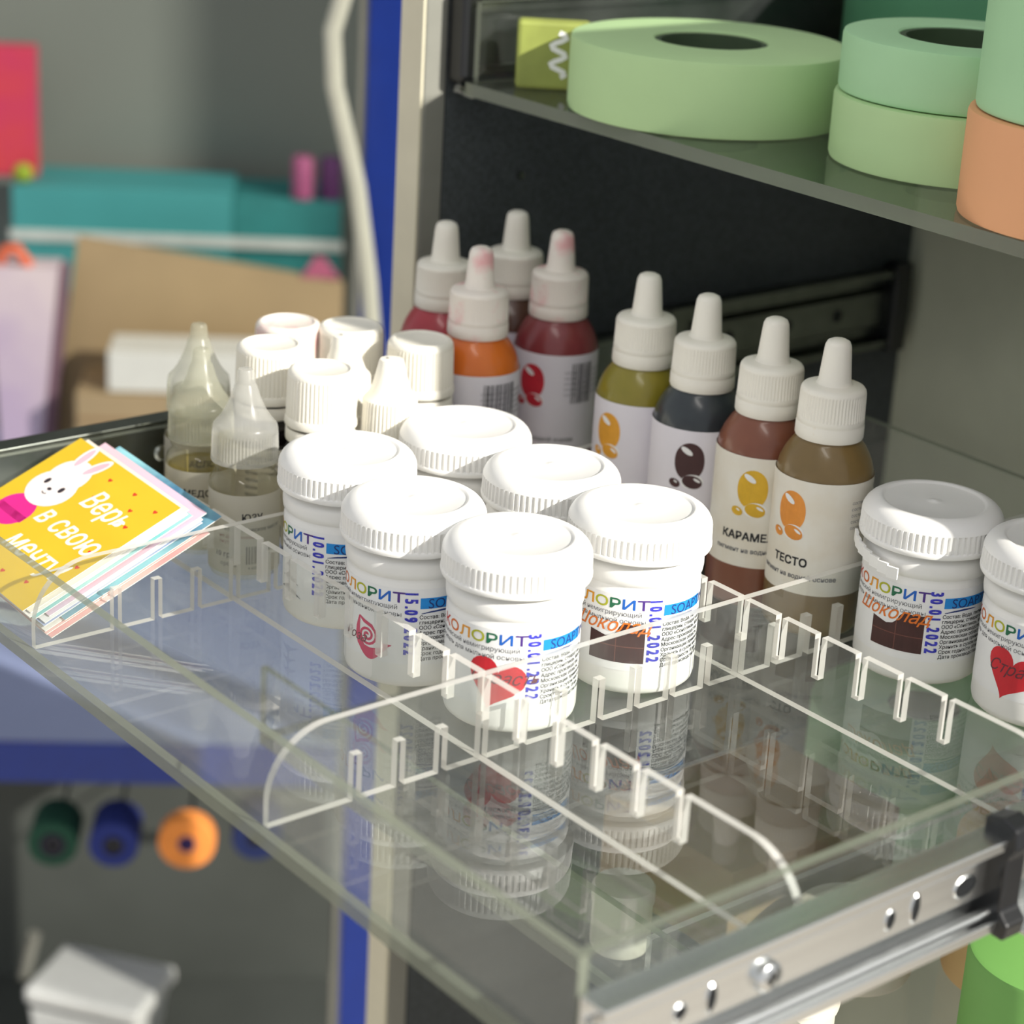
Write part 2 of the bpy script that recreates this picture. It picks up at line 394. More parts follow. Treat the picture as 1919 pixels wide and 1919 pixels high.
# drawer slides
def cprof(y0, z0, z1, depth, lip, t=1.2, sgn=-1):
    """C section: web at y0, flanges depth deep, turned-in lips"""
    y1 = y0+sgn*depth; q = sgn*t
    return [(y0, z0), (y1, z0), (y1+0, z0+lip), (y1-q, z0+lip), (y1-q, z0+t), (y0+q, z0+t), (y0+q, z1-t), (y1-q, z1-t), (y1-q, z1-lip), (y1, z1-lip), (y1, z1), (y0, z1)]
sl = thing('drawer_slide', (-77, -134.3, -6), 'shiny zinc drawer slide with screw and slots along the near side wall', 'drawer slide')
def rel(P, oy=-134.3, oz=-6): return [(a-oy, b-oz) for a, b in P]
MB().prism(rel(cprof(-134.4, -6, 21.5, 9, 3.2)), 'x', 0, 146).build('channel', METAL, sl, bevel=0.35)
MB().prism(rel([(-135.7, 1.0), (-138.2, 2.6), (-138.2, 13.6), (-135.7, 15.2)]), 'x', 2, 146).build('web_strip', METAL, sl, bevel=0.3)
MB().tube([(1, -5.6, 4.4), (144, -5.6, 4.4)], 1.5, 12).build('ball_track', METAL, sl, smooth=60)
MB().tube([(1, -5.6, 23.2), (144, -5.6, 23.2)], 1.3, 12).build('ball_track', METAL, sl, smooth=60)
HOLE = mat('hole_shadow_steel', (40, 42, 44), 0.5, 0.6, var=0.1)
def hole(x, zc, rx, rz_, nm='hole'):
    P = ell(rx, rz_, n=20); b = MB()
    O = ell(rx+0.6, rz_+0.6, n=20); n = 20
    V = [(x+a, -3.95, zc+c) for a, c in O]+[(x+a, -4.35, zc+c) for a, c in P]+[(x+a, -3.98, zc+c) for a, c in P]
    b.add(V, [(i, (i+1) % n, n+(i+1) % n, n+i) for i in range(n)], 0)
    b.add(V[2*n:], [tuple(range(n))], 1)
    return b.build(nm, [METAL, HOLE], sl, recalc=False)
hole(28.5, 14.2, 1.9, 1.9); hole(38.6, 14.2, 1.5, 3.6, 'slot'); hole(101, 14.0, 1.7, 2.6); hole(110.5, 14.2, 1.6, 3.8, 'slot'); hole(130, 14.2, 4.2, 2.9, 'slot')
scw = MB().lathe([(4.2, 0), (4.2, 1.5), (3.8, 2.1), (3.2, 2.4), (0, 2.5)], 28).build('screw', METAL, sl, smooth=40)
scw.matrix_local = Matrix.Translation((0.0565, -0.0039, 0.0142)) @ Matrix.Rotation(PI/2, 4, 'X')
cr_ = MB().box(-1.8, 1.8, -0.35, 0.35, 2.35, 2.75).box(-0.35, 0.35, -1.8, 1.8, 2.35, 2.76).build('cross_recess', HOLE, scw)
# plastic stop and the cabinet-side rail
MB().prism([(-0.5, -1.5), (-11.5, -2.0), (-12.5, 3), (-9.5, 6), (-9.5, 22), (-12, 25), (-11, 31), (-6, 32.5), (-0.5, 31)], 'x', 139, 147).build('plastic_stop', BLACKP, sl, bevel=0.8)
MB().prism(rel(cprof(-134.6, -8.5, 25, 13, 4.5)), 'x', 147.3, 372).build('cabinet_rail', METAL, sl, bevel=0.4)
MB().prism(rel([(-135.9, 2), (-140.5, 4), (-140.5, 14), (-135.9, 16)]), 'x', 147.5, 372).build('middle_rail', METAL, sl, bevel=0.4)
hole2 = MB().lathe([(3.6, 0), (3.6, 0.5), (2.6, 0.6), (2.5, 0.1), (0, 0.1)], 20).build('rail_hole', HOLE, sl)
hole2.matrix_local = Matrix.Translation((0.162, -0.0063, 0.0195)) @ Matrix.Rotation(PI/2, 4, 'X')

sl2 = thing('drawer_slide', (-77, 226.2, -6), 'dull zinc drawer slide on the far wall behind the greeting cards', 'drawer slide')
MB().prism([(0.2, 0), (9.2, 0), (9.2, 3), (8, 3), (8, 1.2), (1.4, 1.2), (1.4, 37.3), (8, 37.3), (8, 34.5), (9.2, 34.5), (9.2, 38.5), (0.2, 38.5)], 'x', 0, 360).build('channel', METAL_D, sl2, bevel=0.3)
MB().tube([(1, 4.5, 36.2), (358, 4.5, 36.2)], 1.5, 10).build('ball_track', METAL, sl2, smooth=60)
for x_ in (28, 101, 230): MB().lathe([(3.2, 0), (3.2, 0.5), (2.2, 1.2), (0, 1.3)], 20).build('rivet', METAL, sl2).matrix_local = Matrix.Translation((x_*S, 0.00015, 0.026)) @ Matrix.Rotation(PI/2, 4, 'X')
sl3 = thing('drawer_slide', (284, 239.8, 0), 'drawer slide fixed to the charcoal panel behind the dropper bottles', 'drawer slide')
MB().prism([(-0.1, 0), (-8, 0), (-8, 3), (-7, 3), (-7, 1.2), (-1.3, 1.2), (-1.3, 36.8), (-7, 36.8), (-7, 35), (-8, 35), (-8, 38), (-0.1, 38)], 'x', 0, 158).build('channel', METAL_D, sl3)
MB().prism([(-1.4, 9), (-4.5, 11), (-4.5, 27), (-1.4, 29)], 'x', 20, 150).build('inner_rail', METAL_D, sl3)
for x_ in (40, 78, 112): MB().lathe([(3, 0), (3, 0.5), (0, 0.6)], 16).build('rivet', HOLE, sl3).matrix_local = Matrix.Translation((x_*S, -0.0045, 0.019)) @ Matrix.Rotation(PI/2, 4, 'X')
MB().prism([(-0.1, -3), (-10, -3), (-11, 18), (-10, 41), (-0.1, 41)], 'x', 146, 157).build('plastic_stop', BLACKP, sl3, bevel=1)

# ================================================================ jars
JR = 20.6
jar_body = MB().lathe([(0, 0.4), (15.5, 0.4), (17.5, 0.0), (19.2, 0.35), (20.2, 1.3), (JR, 3.0), (JR, 34.6), (20.2, 35.3), (20.2, 36.6), (20.9, 37.4), (21.1, 39.0), (21.1, 40.8), (20.9, 42.0), (20.2, 42.8), (19.2, 43.2), (19.0, 44), (19.0, 48)], 96).mesh('jar_body', WHITE, 35)
lp = [(18.9, 45.2), (22.2, 44.7), (22.9, 44.9), (23.1, 45.5), (23.1, 46.3)]
lp += [(22.95, 46.6, 0.0), (22.95, 46.8, 0.55), (22.8, 51.9, 0.55), (22.7, 52.6, 0.0)]
lp += [(22.4, 53.4), (21.8, 54.5), (20.8, 55.6), (19.6, 56.4), (18.2, 56.9), (17.2, 57.0), (16.7, 56.9), (16.3, 56.5), (15.8, 56.3), (3, 56.3), (1.6, 56.4), (1.0, 56.7), (0, 56.8)]
jar_lid = MB().lathe(lp, 72*6, ribs=72).mesh('jar_lid', WHITE, 38)
jar_label = cyl_patch(JR, -46, 46, 8.6, 34.0, 0.06, 64).mesh('jar_label', PAPER, 60)
RB = [mat('print_'+n, c, 0.5, var=0.04) for n, c in (('red', (196, 52, 40)), ('orange', (214, 106, 32)), ('amber', (222, 150, 30)), ('yellow_green', (176, 178, 30)), ('green', (24, 104, 70)), ('blue', (22, 96, 190)), ('purple', (76, 44, 132)))]
fl = Flat(); x = 4.6
for i, ch in reversed(list(enumerate('КОЛОРИТ'))):
    V, F = text2d(ch, 4.5, sx=1.5); wd = max(v[0] for v in V)-min(v[0] for v in V); mn = min(v[0] for v in V)
    x -= wd; fl.put([(a-mn, b) for a, b in V], F, i, x, 29.4); fl.put([(a-mn+0.16, b+0.1) for a, b in V], F, i, x, 29.4, 0, 0.005); fl.put([(a-mn+0.16, b-0.1) for a, b in V], F, i, x, 29.4, 0, 0.01); x -= 0.75
    if ch == 'Т': fl.rect(x+wd, x+wd+1.6, 32.35, 32.7, 6)
jar_logo = fl.mesh('logo', RB, on_cyl(JR))
fl = Flat()
fl.text('косметический немигрирующий', 2.2, 2.6, 27.0, align='RIGHT', sx=1.05); fl.text('краситель для мыльной основы', 2.2, 4.0, 24.6, align='RIGHT', sx=1.05)
jar_sub = fl.mesh('small_print', [INK_G], on_cyl(JR))
fl = Flat(); fl.rect(9.6, 26, 27.4, 31.0, 0); fl.text('SOAPTIMA', 4.6, 12.0, 27.5, 1, lift=0.05)
fl.stroke([(10, 25.8), (13, 26.3), (17, 26.6), (22, 26.5)], [0.2, 0.5, 0.6, 0.2], 1)
jar_band = fl.mesh('blue_band', [BAND, BAND_D], on_cyl(JR))
fl = Flat()
for k, t in enumerate(('Состав: Вода, пигмент,', 'глицерин, стеарат натрия,', 'ООО «Сонотика». Москва', 'Адрес производства:', 'Московская область, г.', 'Организация принимающая', 'Хранить в сухом месте', 'Срок годности 18 мес.', 'Дата производства на дне')):
    fl.text(t, 1.75, 9.4, 24.0-1.75*k, bold=0.02)
jar_fine = fl.mesh('fine_print', [INK], on_cyl(JR))
def stamp(txt):
    fl = Flat(); y = 33.2
    for ch in txt:
        st = 1.25 if ch == '.' else 2.45
        fl.text(ch, 5.4, 5.0, y, rot=-PI/2, bold=0.17, lift=0.03, sx=0.6); y -= st
    return fl.mesh('date_stamp', [INK_B], on_cyl(JR))
def em_heart():
    fl = Flat(); fl.poly(heart(18.2), 0, -4.4, 17.2, -0.25); fl.text('Страсть', 5.8, -13.0, 16.6, 1, shear=0.45, sx=0.95, lift=0.05)
    return fl.mesh('emblem', [RED, MAROON_T], on_cyl(JR))
def em_choc():
    fl = Flat()
    fl.poly([(-14, 11.3), (4, 11.3), (4, 24.4), (-3.2, 24.4), (-4.2, 23.4), (-5.0, 21.6), (-6.4, 20.3), (-8.6, 19.7), (-11, 20.3), (-14, 20.9)], 0)
    for a, b, c, d in ((-14, 4, 16.6, 16.9), (-5.2, -4.9, 11.3, 21.4)): fl.rect(a, b, c, d, 1, lift=0.03)
    fl.text('Шоколад', 6.2, -21.8, 21.6, 2, shear=0.42, lift=0.06, bold=0.03)
    return fl.mesh('emblem', [CHOC, CHOC_L, ORANGE_T], on_cyl(JR))
def em_rose():
    fl = Flat()
    P = [(-10.2, 19.4), (-8.6, 20.8), (-6.5, 20.3), (-3.8, 18.6), (-2.4, 16.4)]
    fl.stroke([(-11.0, 21.8), (-11.6, 18), (-11.6, 15), (-10.4, 12.6)], [0.6, 1.6, 2.0, 2.4], 0); fl.stroke([(-11.0, 21.8), (-9, 20.6), (-6, 19.6), (-4.6, 18)], [0.6, 1.2, 1.2, 0.8], 0)
    sp = []
    for i in range(34):
        t = i/33; a = 0.4+t*4.1*PI; r_ = 0.3+3.3*t; sp.append((-7.6+r_*math.cos(a), 16.2+r_*0.95*math.sin(a)))
    fl.stroke(sp, 0.85, 0)
    cres = [(-11.6+10.6*i/16, 12.6-4.2*math.sin(PI*i/16)) for i in range(17)]+[(-1.0+0.6, 13.6), (-2.4, 13.0), (-4.4, 12.6), (-6.4, 12.2), (-8.6, 12.6), (-10.0, 14.4)]
    fl.poly(cres, 0)
    fl.poly([(-2.6, 15.2), (-1.2, 14.7), (1.2, 14.6), (-0.8, 13.2), (-2.0, 13.2)], 0)
    fl.text('Роза', 4.6, -18.5, 13.4, 1, shear=0.45, lift=0.05)
    return fl.mesh('emblem', [MAGENTA, MAROON_T], on_cyl(JR))
def em_pine():
    fl = Flat()
    for k, (y0, wd, ht) in enumerate(((17.8, 3.4, 4.4), (13.6, 5.0, 5.4), (9.2, 6.4, 6.2))):
        fl.poly([(-6, y0+ht), (-6.6, y0+ht*0.5), (-6-wd, y0+0.6), (-6-wd*0.3, y0+0.9), (-6, y0+0.3), (-6+wd*0.3, y0+0.7), (-6+wd, y0-0.4), (-5.2, y0+ht*0.4)], 0)
    return fl.mesh('emblem', [PINEC], on_cyl(JR))
EMB = {'heart': em_heart(), 'choc': em_choc(), 'rose': em_rose(), 'pine': em_pine()}
def jar(x, y, turn, emb, date, label, printed=True):
    t = thing('cosmetic_jar', (x, y, 0.15), label, 'jar', 'white ribbed-lid pigment jars', rz=facing(x, y, turn))
    link('body', jar_body, t); lid = link('lid', jar_lid, t); lid['label'] = 'white ribbed screw lid'
    lb = link('label', jar_label, t)
    if printed:
        for n, m_ in (('logo', jar_logo), ('small_print', jar_sub), ('blue_band', jar_band), ('fine_print', jar_fine), ('emblem', EMB[emb]), ('date_stamp', stamp(date))): link(n, m_, lb)
    return t
jar(28.5, 22.6, 0, 'heart', '30.01.2022', 'white pigment jar with red heart label, frontmost in the centre of the drawer')
jar(20.6, 64.5, -18, 'rose', '15.09.2022', 'white pigment jar with crimson rose label beside the heart jar')
jar(27.5, 111.0, -44, 'pine', '10.01.2022', 'white pigment jar with grey pine-tree label beside the small clear bottles')
jar(77.5, 112.5, -30, 'pine', '20.02.2022', 'rearmost white pigment jar, half hidden, in front of the orange dropper bottle')
jar(77.6, 66.0, -40, 'rose', '20.02.2022', 'white pigment jar half hidden in the middle between the other jars')
jar(77.8, 22.4, 1, 'choc', '10.01.2022', 'white pigment jar with chocolate bar label in the sunlit jar group')
j7 = jar(163.5, -23.5, -6, 'choc', '30.01.2022', 'shaded white pigment jar with chocolate label and torn tab, beside the olive-brown dropper bottle')
jar(171.5, -67.5, -13, 'heart', '30.01.2022', 'shaded white pigment jar with red heart label cut by the right picture edge')
tb = MB()
for k in range(7):
    a0 = math.radians(-150+k*9-0) ; a1 = math.radians(-150+(k+1)*9)
    tb.add([(24.2*math.cos(a), 24.2*math.sin(a), z) for a in (a0, a1) for z in (40.6-k*0.7, 44.4-k*0.7)]+[(23.3*math.cos(a), 23.3*math.sin(a), z) for a in (a0, a1) for z in (40.6-k*0.7, 44.4-k*0.7)], [(0, 2, 3, 1), (4, 5, 7, 6), (0, 1, 5, 4), (2, 6, 7, 3), (0, 4, 6, 2), (1, 3, 7, 5)])
tbo = tb.build('torn_tab', WHITE, j7); tbo['label'] = 'torn tamper-evident tab'
tbo.rotation_euler = (0, 0, math.radians(-18))

# ================================================================ dropper bottles
DR = 16.5
drop_body = MB().lathe([(0, 1.2), (11, 1.0), (13.6, 0), (15.4, 0.5), (16.3, 1.8), (DR, 3.5), (DR, 52), (16.3, 55), (15.6, 58.2), (14.4, 61.2), (12.8, 64), (11.2, 66), (10.4, 67), (10.2, 70)], 64)
drop_cap_b = MB().lathe([(10.0, 67.2), (11.2, 67.2), (11.45, 67.8), (11.4, 71.6), (11.1, 72.0), (11.1, 72.4), (11.3, 72.8), (11.2, 73.6), (11.15, 74.2, 0.0), (11.15, 74.4, 0.28), (10.95, 82.4, 0.28), (10.9, 82.8, 0), (10.7, 83.6), (10.1, 84.4), (8.6, 84.9), (6.1, 85.2), (5.7, 85.8), (5.4, 87), (4.6, 96), (4.35, 98.2), (3.7, 99.6), (2.4, 100.3), (0, 100.5)], 60*4, ribs=60)
drop_cap_m = {}
def drop_cap(m_):
    if m_.name not in drop_cap_m: drop_cap_m[m_.name] = drop_cap_b.mesh('dropper_cap', m_, 40)
    return drop_cap_m[m_.name]
drop_label_w = cyl_patch(DR, -50, 50, 15.5, 55.3, 0.06, 64).mesh('bottle_label', PAPER_L, 60)
drop_label_c = cyl_patch(DR, -50, 50, 15.5, 55.3, 0.06, 64).mesh('bottle_label', PAPER_C, 60)
def drops(fl, cx, cy, k=1.0, hi=1):
    big = []
    for i in range(32):
        t = 2*PI*i/32; r_ = 7.0*(1+0.12*math.cos(2*(t-2.2)))
        big.append((r_*0.92*math.cos(t)*k, r_*0.98*math.sin(t)*k))
    fl.poly(big, 0, cx, cy, -0.55); fl.poly(ell(2.6*k, 1.1*k, -0.55), hi, cx-1.2*k, cy+4.2*k, 0, 0.05)
    fl.poly(ell(4.3*k, 2.9*k, 0.1), hi, cx+1.6*k, cy-7.9*k, 0, 0.04); fl.poly(ell(3.9*k, 2.6*k, -0.2), 0, cx+1.6*k, cy-8.0*k, 0, 0.08); fl.poly(ell(1.5*k, 0.5*k, -0.5), hi, cx+3.4*k, cy-7.2*k, 0, 0.11)
    fl.poly(ell(2.3*k, 1.7*k, -0.3), 0, cx-5.2*k, cy-9.2*k, 0, 0.05); fl.poly(ell(0.8*k, 0.35*k, -0.5), hi, cx-4.8*k, cy-8.6*k, 0, 0.08)
def bottle(x, y, col, col2, dropc, name, turn, label, caption='пигмент на водной основе', kind='w', cap=WHITE_D, bar=None, dcx=-2.0):
    t = thing('dropper_bottle', (x, y, 0.15), label, 'bottle', 'dropper bottles of liquid pigment', rz=facing(x, y, turn))
    m_ = mat('pigment_'+label.split(' ')[0]+str(int(x))+str(int(y)), col, 0.28, rgb2=col2, scale=45, lo=0.3, hi=0.7, coat=0.25, spec=0.4)
    drop_body.build('body', m_, t, smooth=40); c = link('dropper_cap', drop_cap(cap), t); c['label'] = 'white ribbed dropper cap'
    lb = link('label', drop_label_c if kind == 'c' else drop_label_w, t)
    fl = Flat(); mats = [mat('drops_'+''.join('%02x' % v for v in dropc), dropc, 0.5, var=0.1, scale=150), PAPER, INK, INK_G]
    drops(fl, dcx, 44.0, 0.92); link('emblem', fl.mesh('emblem', mats, on_cyl(DR)), lb)
    fl = Flat()
    if name: fl.text(name, 3.9, dcx+1.0, 25.4, 2, align='CENTER', bold=0.12)
    fl.text(caption, 2.3, dcx+3.0, 20.8, 3, align='CENTER', bold=0.05)
    if bar: barcode(fl, bar[0], bar[1], bar[2], bar[3], 2, seed=int(x+y), vertical=bar[4])
    for k in range(5): fl.text('состав и способ применения', 1.6, 19, 48-2.2*k, 3)
    link('lettering', fl.mesh('lettering', mats, on_cyl(DR)), lb)
    return t
bottle(156, 110.5, (128, 120, 38), (150, 136, 44), (226, 160, 50), '', -34, 'olive-green dropper bottle with amber drops label, leftmost of the rear row', bar=(17.0, 38, 3.0, 14, True))
bottle(156, 79.5, (40, 46, 52), (62, 70, 72), (66, 36, 38), '', 0, 'dark slate dropper bottle with dark brown drops label')
bottle(156.5, 47, (120, 70, 52), (134, 84, 62), (222, 176, 44), 'КАРАМЕЛЬ', -2, 'brown dropper bottle with yellow drops and caramel label', kind='c', cap=WHITE_D)
bottle(157, 18.8, (112, 92, 54), (132, 108, 66), (228, 146, 56), 'ТЕСТО', -28, 'olive-brown dropper bottle with orange drops label, next to the shaded jars', kind='c', cap=WHITE_Y)
bottle(136, 204.5, (164, 44, 58), (178, 62, 72), (190, 40, 60), '', 40, 'crimson dropper bottle at the far left of the back group', cap=WHITE_D)
bottle(124.5, 168, (208, 98, 26), (220, 118, 42), (220, 60, 60), '', -58, 'bright orange dropper bottle behind the white capped vials', cap=WHITE_P, bar=(20, 40, 14, 12, False), dcx=-3)
bottle(168, 173.5, (126, 50, 56), (140, 66, 68), (196, 40, 56), '', -52, 'dusty red dropper bottle with pink-stained cap', cap=WHITE_P, bar=(22, 36, 10, 16, False), dcx=6)
bottle(172, 206, (86, 58, 46), (98, 68, 54), (120, 60, 40), '', 20, 'brown dropper bottle with grey cap, rearmost of the back group')

# ================================================================ vials with white ribbed caps
GLASSB = mat('dark_brown_glass', (22, 18, 18), 0.12, var=0.2, coat=0.6)
vial_body = MB().lathe([(0, 0.8), (10, 0.8), (12, 0), (13, 0.8), (13.4, 2.5), (13.4, 38), (13.0, 40.5), (11.6, 42.8), (10.8, 44), (10.8, 52)], 56).mesh('vial_body', GLASSB, 40)
vial_ring = MB().lathe([(10.9, 44.6), (12.4, 44.6), (12.5, 45), (12.4, 48.4), (12.0, 48.9), (10.9, 48.9)], 56).mesh('collar_ring', WHITE_C, 40)
vc = [(10.9, 50.0), (12.7, 50.0), (12.9, 50.6), (12.75, 52.4), (12.5, 53.0, 0.0), (12.45, 53.2, 0.4), (12.1, 67.0, 0.4), (12.0, 67.5, 0.0), (11.9, 68.4), (11.3, 69.5), (10.3, 70.0), (9.7, 70.0), (9.4, 69.5), (9.2, 69.4), (0, 69.4)]
vial_cap = MB().lathe(vc, 52*6, ribs=52).mesh('vial_cap', WHITE_C, 38)
vial_cap_p = MB().lathe(vc, 52*6, ribs=52).mesh('vial_cap', WHITE_P, 38)
vial_lab = cyl_patch(13.4, -38, 38, 5, 34, 0.06, 48).mesh('vial_label', PAPER_C, 60)
fl = Flat()
for k in range(6): fl.text('ароматическое масло', 2.0, -9, 30-2.8*k, 0)
barcode(fl, 10, 12, 9, 9, 0, 3)
vial_txt = fl.mesh('lettering', [INK], on_cyl(13.4))
def vial(x, y, label, cap=vial_cap, turn=0):
    t = thing('glass_vial', (x, y, 0.15), label, 'vial', 'dark vials with white ribbed caps', rz=facing(x, y, turn))
    link('body', vial_body, t); link('collar_ring', vial_ring, t); c = link('cap', cap, t); c['label'] = 'white ribbed screw cap'
    link('lettering', vial_txt, link('label', vial_lab, t))
vial(66, 206.5, 'dark vial with pink-smudged white cap, rearmost left of the capped vials', vial_cap_p, 10)
vial(45.5, 186.5, 'dark vial with white ribbed cap in front of the pink-smudged one')
vial(45.5, 153.5, 'dark vial with white ribbed cap nearest the front white jars', turn=-14)
vial(84, 192, 'dark vial with white cap partly shaded, behind the white cone-tipped bottle')
vial(96.5, 165.5, 'dark vial with white cap touching the orange dropper bottle', turn=20)

# white bottles with cone nozzles
cone_body = MB().lathe([(0, 0.8), (8, 0.8), (9.6, 0), (10.4, 1), (10.6, 3), (10.6, 38), (9.6, 42), (8.4, 44), (8.4, 48)], 48).mesh('cone_body', mat('milky_bottle_plastic', (222, 216, 204), 0.4, var=0.03), 40)
cone_cap = MB().lathe([(8.6, 45), (10.3, 45), (10.4, 45.6), (10.2, 46.4, 0.0), (10.15, 46.6, 0.45), (9.5, 59.2, 0.45), (9.3, 59.8, 0.0), (8.9, 60.3), (8.0, 61.2), (7.0, 63.2), (5.9, 66.5), (5.0, 70.2), (4.3, 73.2), (4.0, 73.8), (1.4, 74.0), (1.2, 74.6), (0, 74.6)], 44*6, ribs=44).mesh('cone_cap', WHITE_C, 40)
def cone_bottle(x, y, label):
    t = thing('cone_tip_bottle', (x, y, 0.15), label, 'bottle', 'white cone-tipped bottles', rz=facing(x, y))
    link('body', cone_body, t); c = link('cone_cap', cone_cap, t); c['label'] = 'white ribbed cap with cone nozzle'
cone_bottle(66.5, 170.5, 'white cone-tipped bottle hidden between the white capped vials')
cone_bottle(65.0, 140.0, 'white cone-tipped bottle behind the pine-label jar')

# small clear bottles
PETC = clear('clear_pet', tint=(0.96, 0.955, 0.90), ior=1.5, haze=0.05, hazecol=(210, 205, 180))
OIL = clear('pale_oil', tint=(0.88, 0.84, 0.62), ior=1.15)
CAPF = frosted('frosted_cap', (226, 226, 222), 0.36, 0.25)
CAPY = frosted('yellowish_frosted_cap', (210, 210, 190), 0.34, 0.25)
LABF = frosted('thin_paper_label', (226, 222, 210), 0.9, 0.6)
sb_body = MB().lathe([(0, 1.5), (8.5, 1.2), (10.4, 0), (11.6, 0.5), (12.2, 1.8), (12.3, 3), (12.3, 32), (12.0, 34.2), (10.8, 36), (10.0, 36.8), (10.0, 38.2), (10.7, 38.6), (10.7, 39.8), (9.6, 40.3), (9.3, 41), (9.3, 49)], 56).mesh('small_body', PETC, 40)
sb_oil = MB().lathe([(0, 2.0), (10.8, 2.0), (11.5, 3.2), (11.5, 30.5), (0, 30.5)], 40).mesh('small_oil', OIL, 40)
cpz = [(9.8, 41.0), (11.6, 41.0), (11.7, 41.5), (11.6, 42.4, 0.0), (11.55, 42.6, 0.3), (11.3, 50.6, 0.3), (11.25, 51, 0.0), (11.2, 52.2), (10.9, 53.6), (10.2, 54.4), (9.4, 55.2), (8.0, 57.2), (6.4, 60.2), (5.0, 63.6), (3.9, 67.2), (3.5, 67.8), (3.3, 68.4), (2.9, 72.2), (2.5, 73.0), (0, 73.2)]
sb_cap = {True: MB().lathe(cpz, 60*4, ribs=60).mesh('cone_cap', CAPY, 40), False: MB().lathe(cpz, 60*4, ribs=60).mesh('cone_cap', CAPF, 40)}
sb_lab = cyl_patch(12.3, -34, 34, 2.5, 31.5, 0.06, 48).mesh('small_label', LABF, 60)
SRED = mat('faded_red_ink', (150, 90, 84), 0.6)
def small_bottle(x, y, name, label, yellow, turn, nx):
    t = thing('clear_bottle', (x, y, 0.15), label, 'bottle', 'small clear cone-tip bottles', rz=facing(x, y, turn))
    link('body', sb_body, t)
    if yellow: link('oil', sb_oil, t)
    c = link('cone_cap', sb_cap[yellow], t); c['label'] = 'frosted ribbed cap with cone nozzle'
    lb = link('label', sb_lab, t)
    fl = Flat(); fl.text(name, 3.3, nx, 22.6, 0, align='CENTER', bold=0.06)
    fl.text('косметическое масло', 2.0, nx+1, 18.6, 0, align='CENTER'); fl.text('не для приема', 1.8, -9, 16.0, 1); fl.text('внутрь', 1.8, -9, 13.9, 1); fl.text('10 гр.', 2.7, -10.8, 8.8, 0, bold=0.04); fl.text('opt.ru', 2.5, -8.6, 5.6, 0)
    barcode(fl, 0.8, 6.5, 9, 6.5, 0, 5); fl.text('4 607 123', 1.4, 1.5, 4.6, 0)
    link('lettering', fl.mesh('lettering', [INK, SRED], on_cyl(12.3)), lb)
small_bottle(16.6, 156.8, 'ЮЗУ', 'small clear bottle with frosted cone tip and yuzu label, nearest the viewer', False, 0, 2.8)
small_bottle(15.6, 184.0, 'МЕДОВАЯ', 'small clear bottle with yellowish oil behind the yuzu bottle', True, 0, 2.0)
small_bottle(30.0, 209.8, 'МАСЛО', 'rearmost small clear bottle with yellowish oil and cone tip', True, 0, 0)

# ================================================================ greeting cards
c_t, c_r, c_b = Vector((-15.6, 213.6, 36.6)), Vector((-12.2, 150.9, 30.6)), Vector((-70.6, 146.5, 6.9))
U = (c_r-c_t).normalized(); Vd = (c_b-c_r); Vd = (Vd-U*Vd.dot(U)).normalized(); NN = Vd.cross(U).normalized()
if NN.z < 0: NN = -NN
CS = 63.5
def wcol(n, a, b, sc_=30, lo=0.3, hi=0.7): return mat(n, a, 0.6, rgb2=b, scale=sc_, lo=lo, hi=hi)
CARDM = [wcol('yellow_card_print', (220, 184, 36), (210, 174, 30)), wcol('cream_card', (240, 232, 214), (234, 222, 204)), wcol('white_card', (240, 236, 228), (232, 228, 222)),
         wcol('teal_wash_card', (120, 196, 196), (200, 226, 220)), wcol('peach_card', (242, 214, 196), (240, 190, 176)), wcol('lilac_card', (216, 194, 216), (236, 190, 196)),
         wcol('white_card_b', (238, 236, 236), (226, 228, 236)), wcol('blue_edge_card', (150, 170, 214), (232, 230, 236)), wcol('blue_wash_card', (18, 84, 130), (150, 206, 214), 40, 0.3, 0.62),
         wcol('pale_card', (236, 232, 226), (228, 220, 214)), wcol('rose_card', (238, 190, 186), (240, 214, 204)), wcol('pink_wash_card', (232, 160, 160), (246, 216, 206))]
CARDW = mat('card_back_paper', (238, 234, 226), 0.65, var=0.02)
offs = [(0, 0), (2.3, -1.5), (3.3, -0.3), (4.7, -1.0), (3.9, -0.6), (6.2, -5.5), (7.2, -3.0), (7.8, -2.2), (10.2, -8.5), (8.8, -1.5), (9.8, -1.2), (12.0, -1.6)]
names = ['yellow card with a white bunny and white script on top of the card stack', 'cream card directly under the yellow bunny card', 'white card third from the top of the card stack', 'teal washed card peeking out fourth in the stack', 'peach card fifth in the stack of cards', 'lilac pink card sixth in the stack, sticking out to the back', 'white card in the middle of the card stack', 'white card with blue edge below the middle of the stack', 'blue watercolour card sticking out furthest to the back', 'pale card third from the bottom of the card stack', 'rose tinted card second from the bottom of the stack', 'pink watercolour card at the bottom of the card stack']
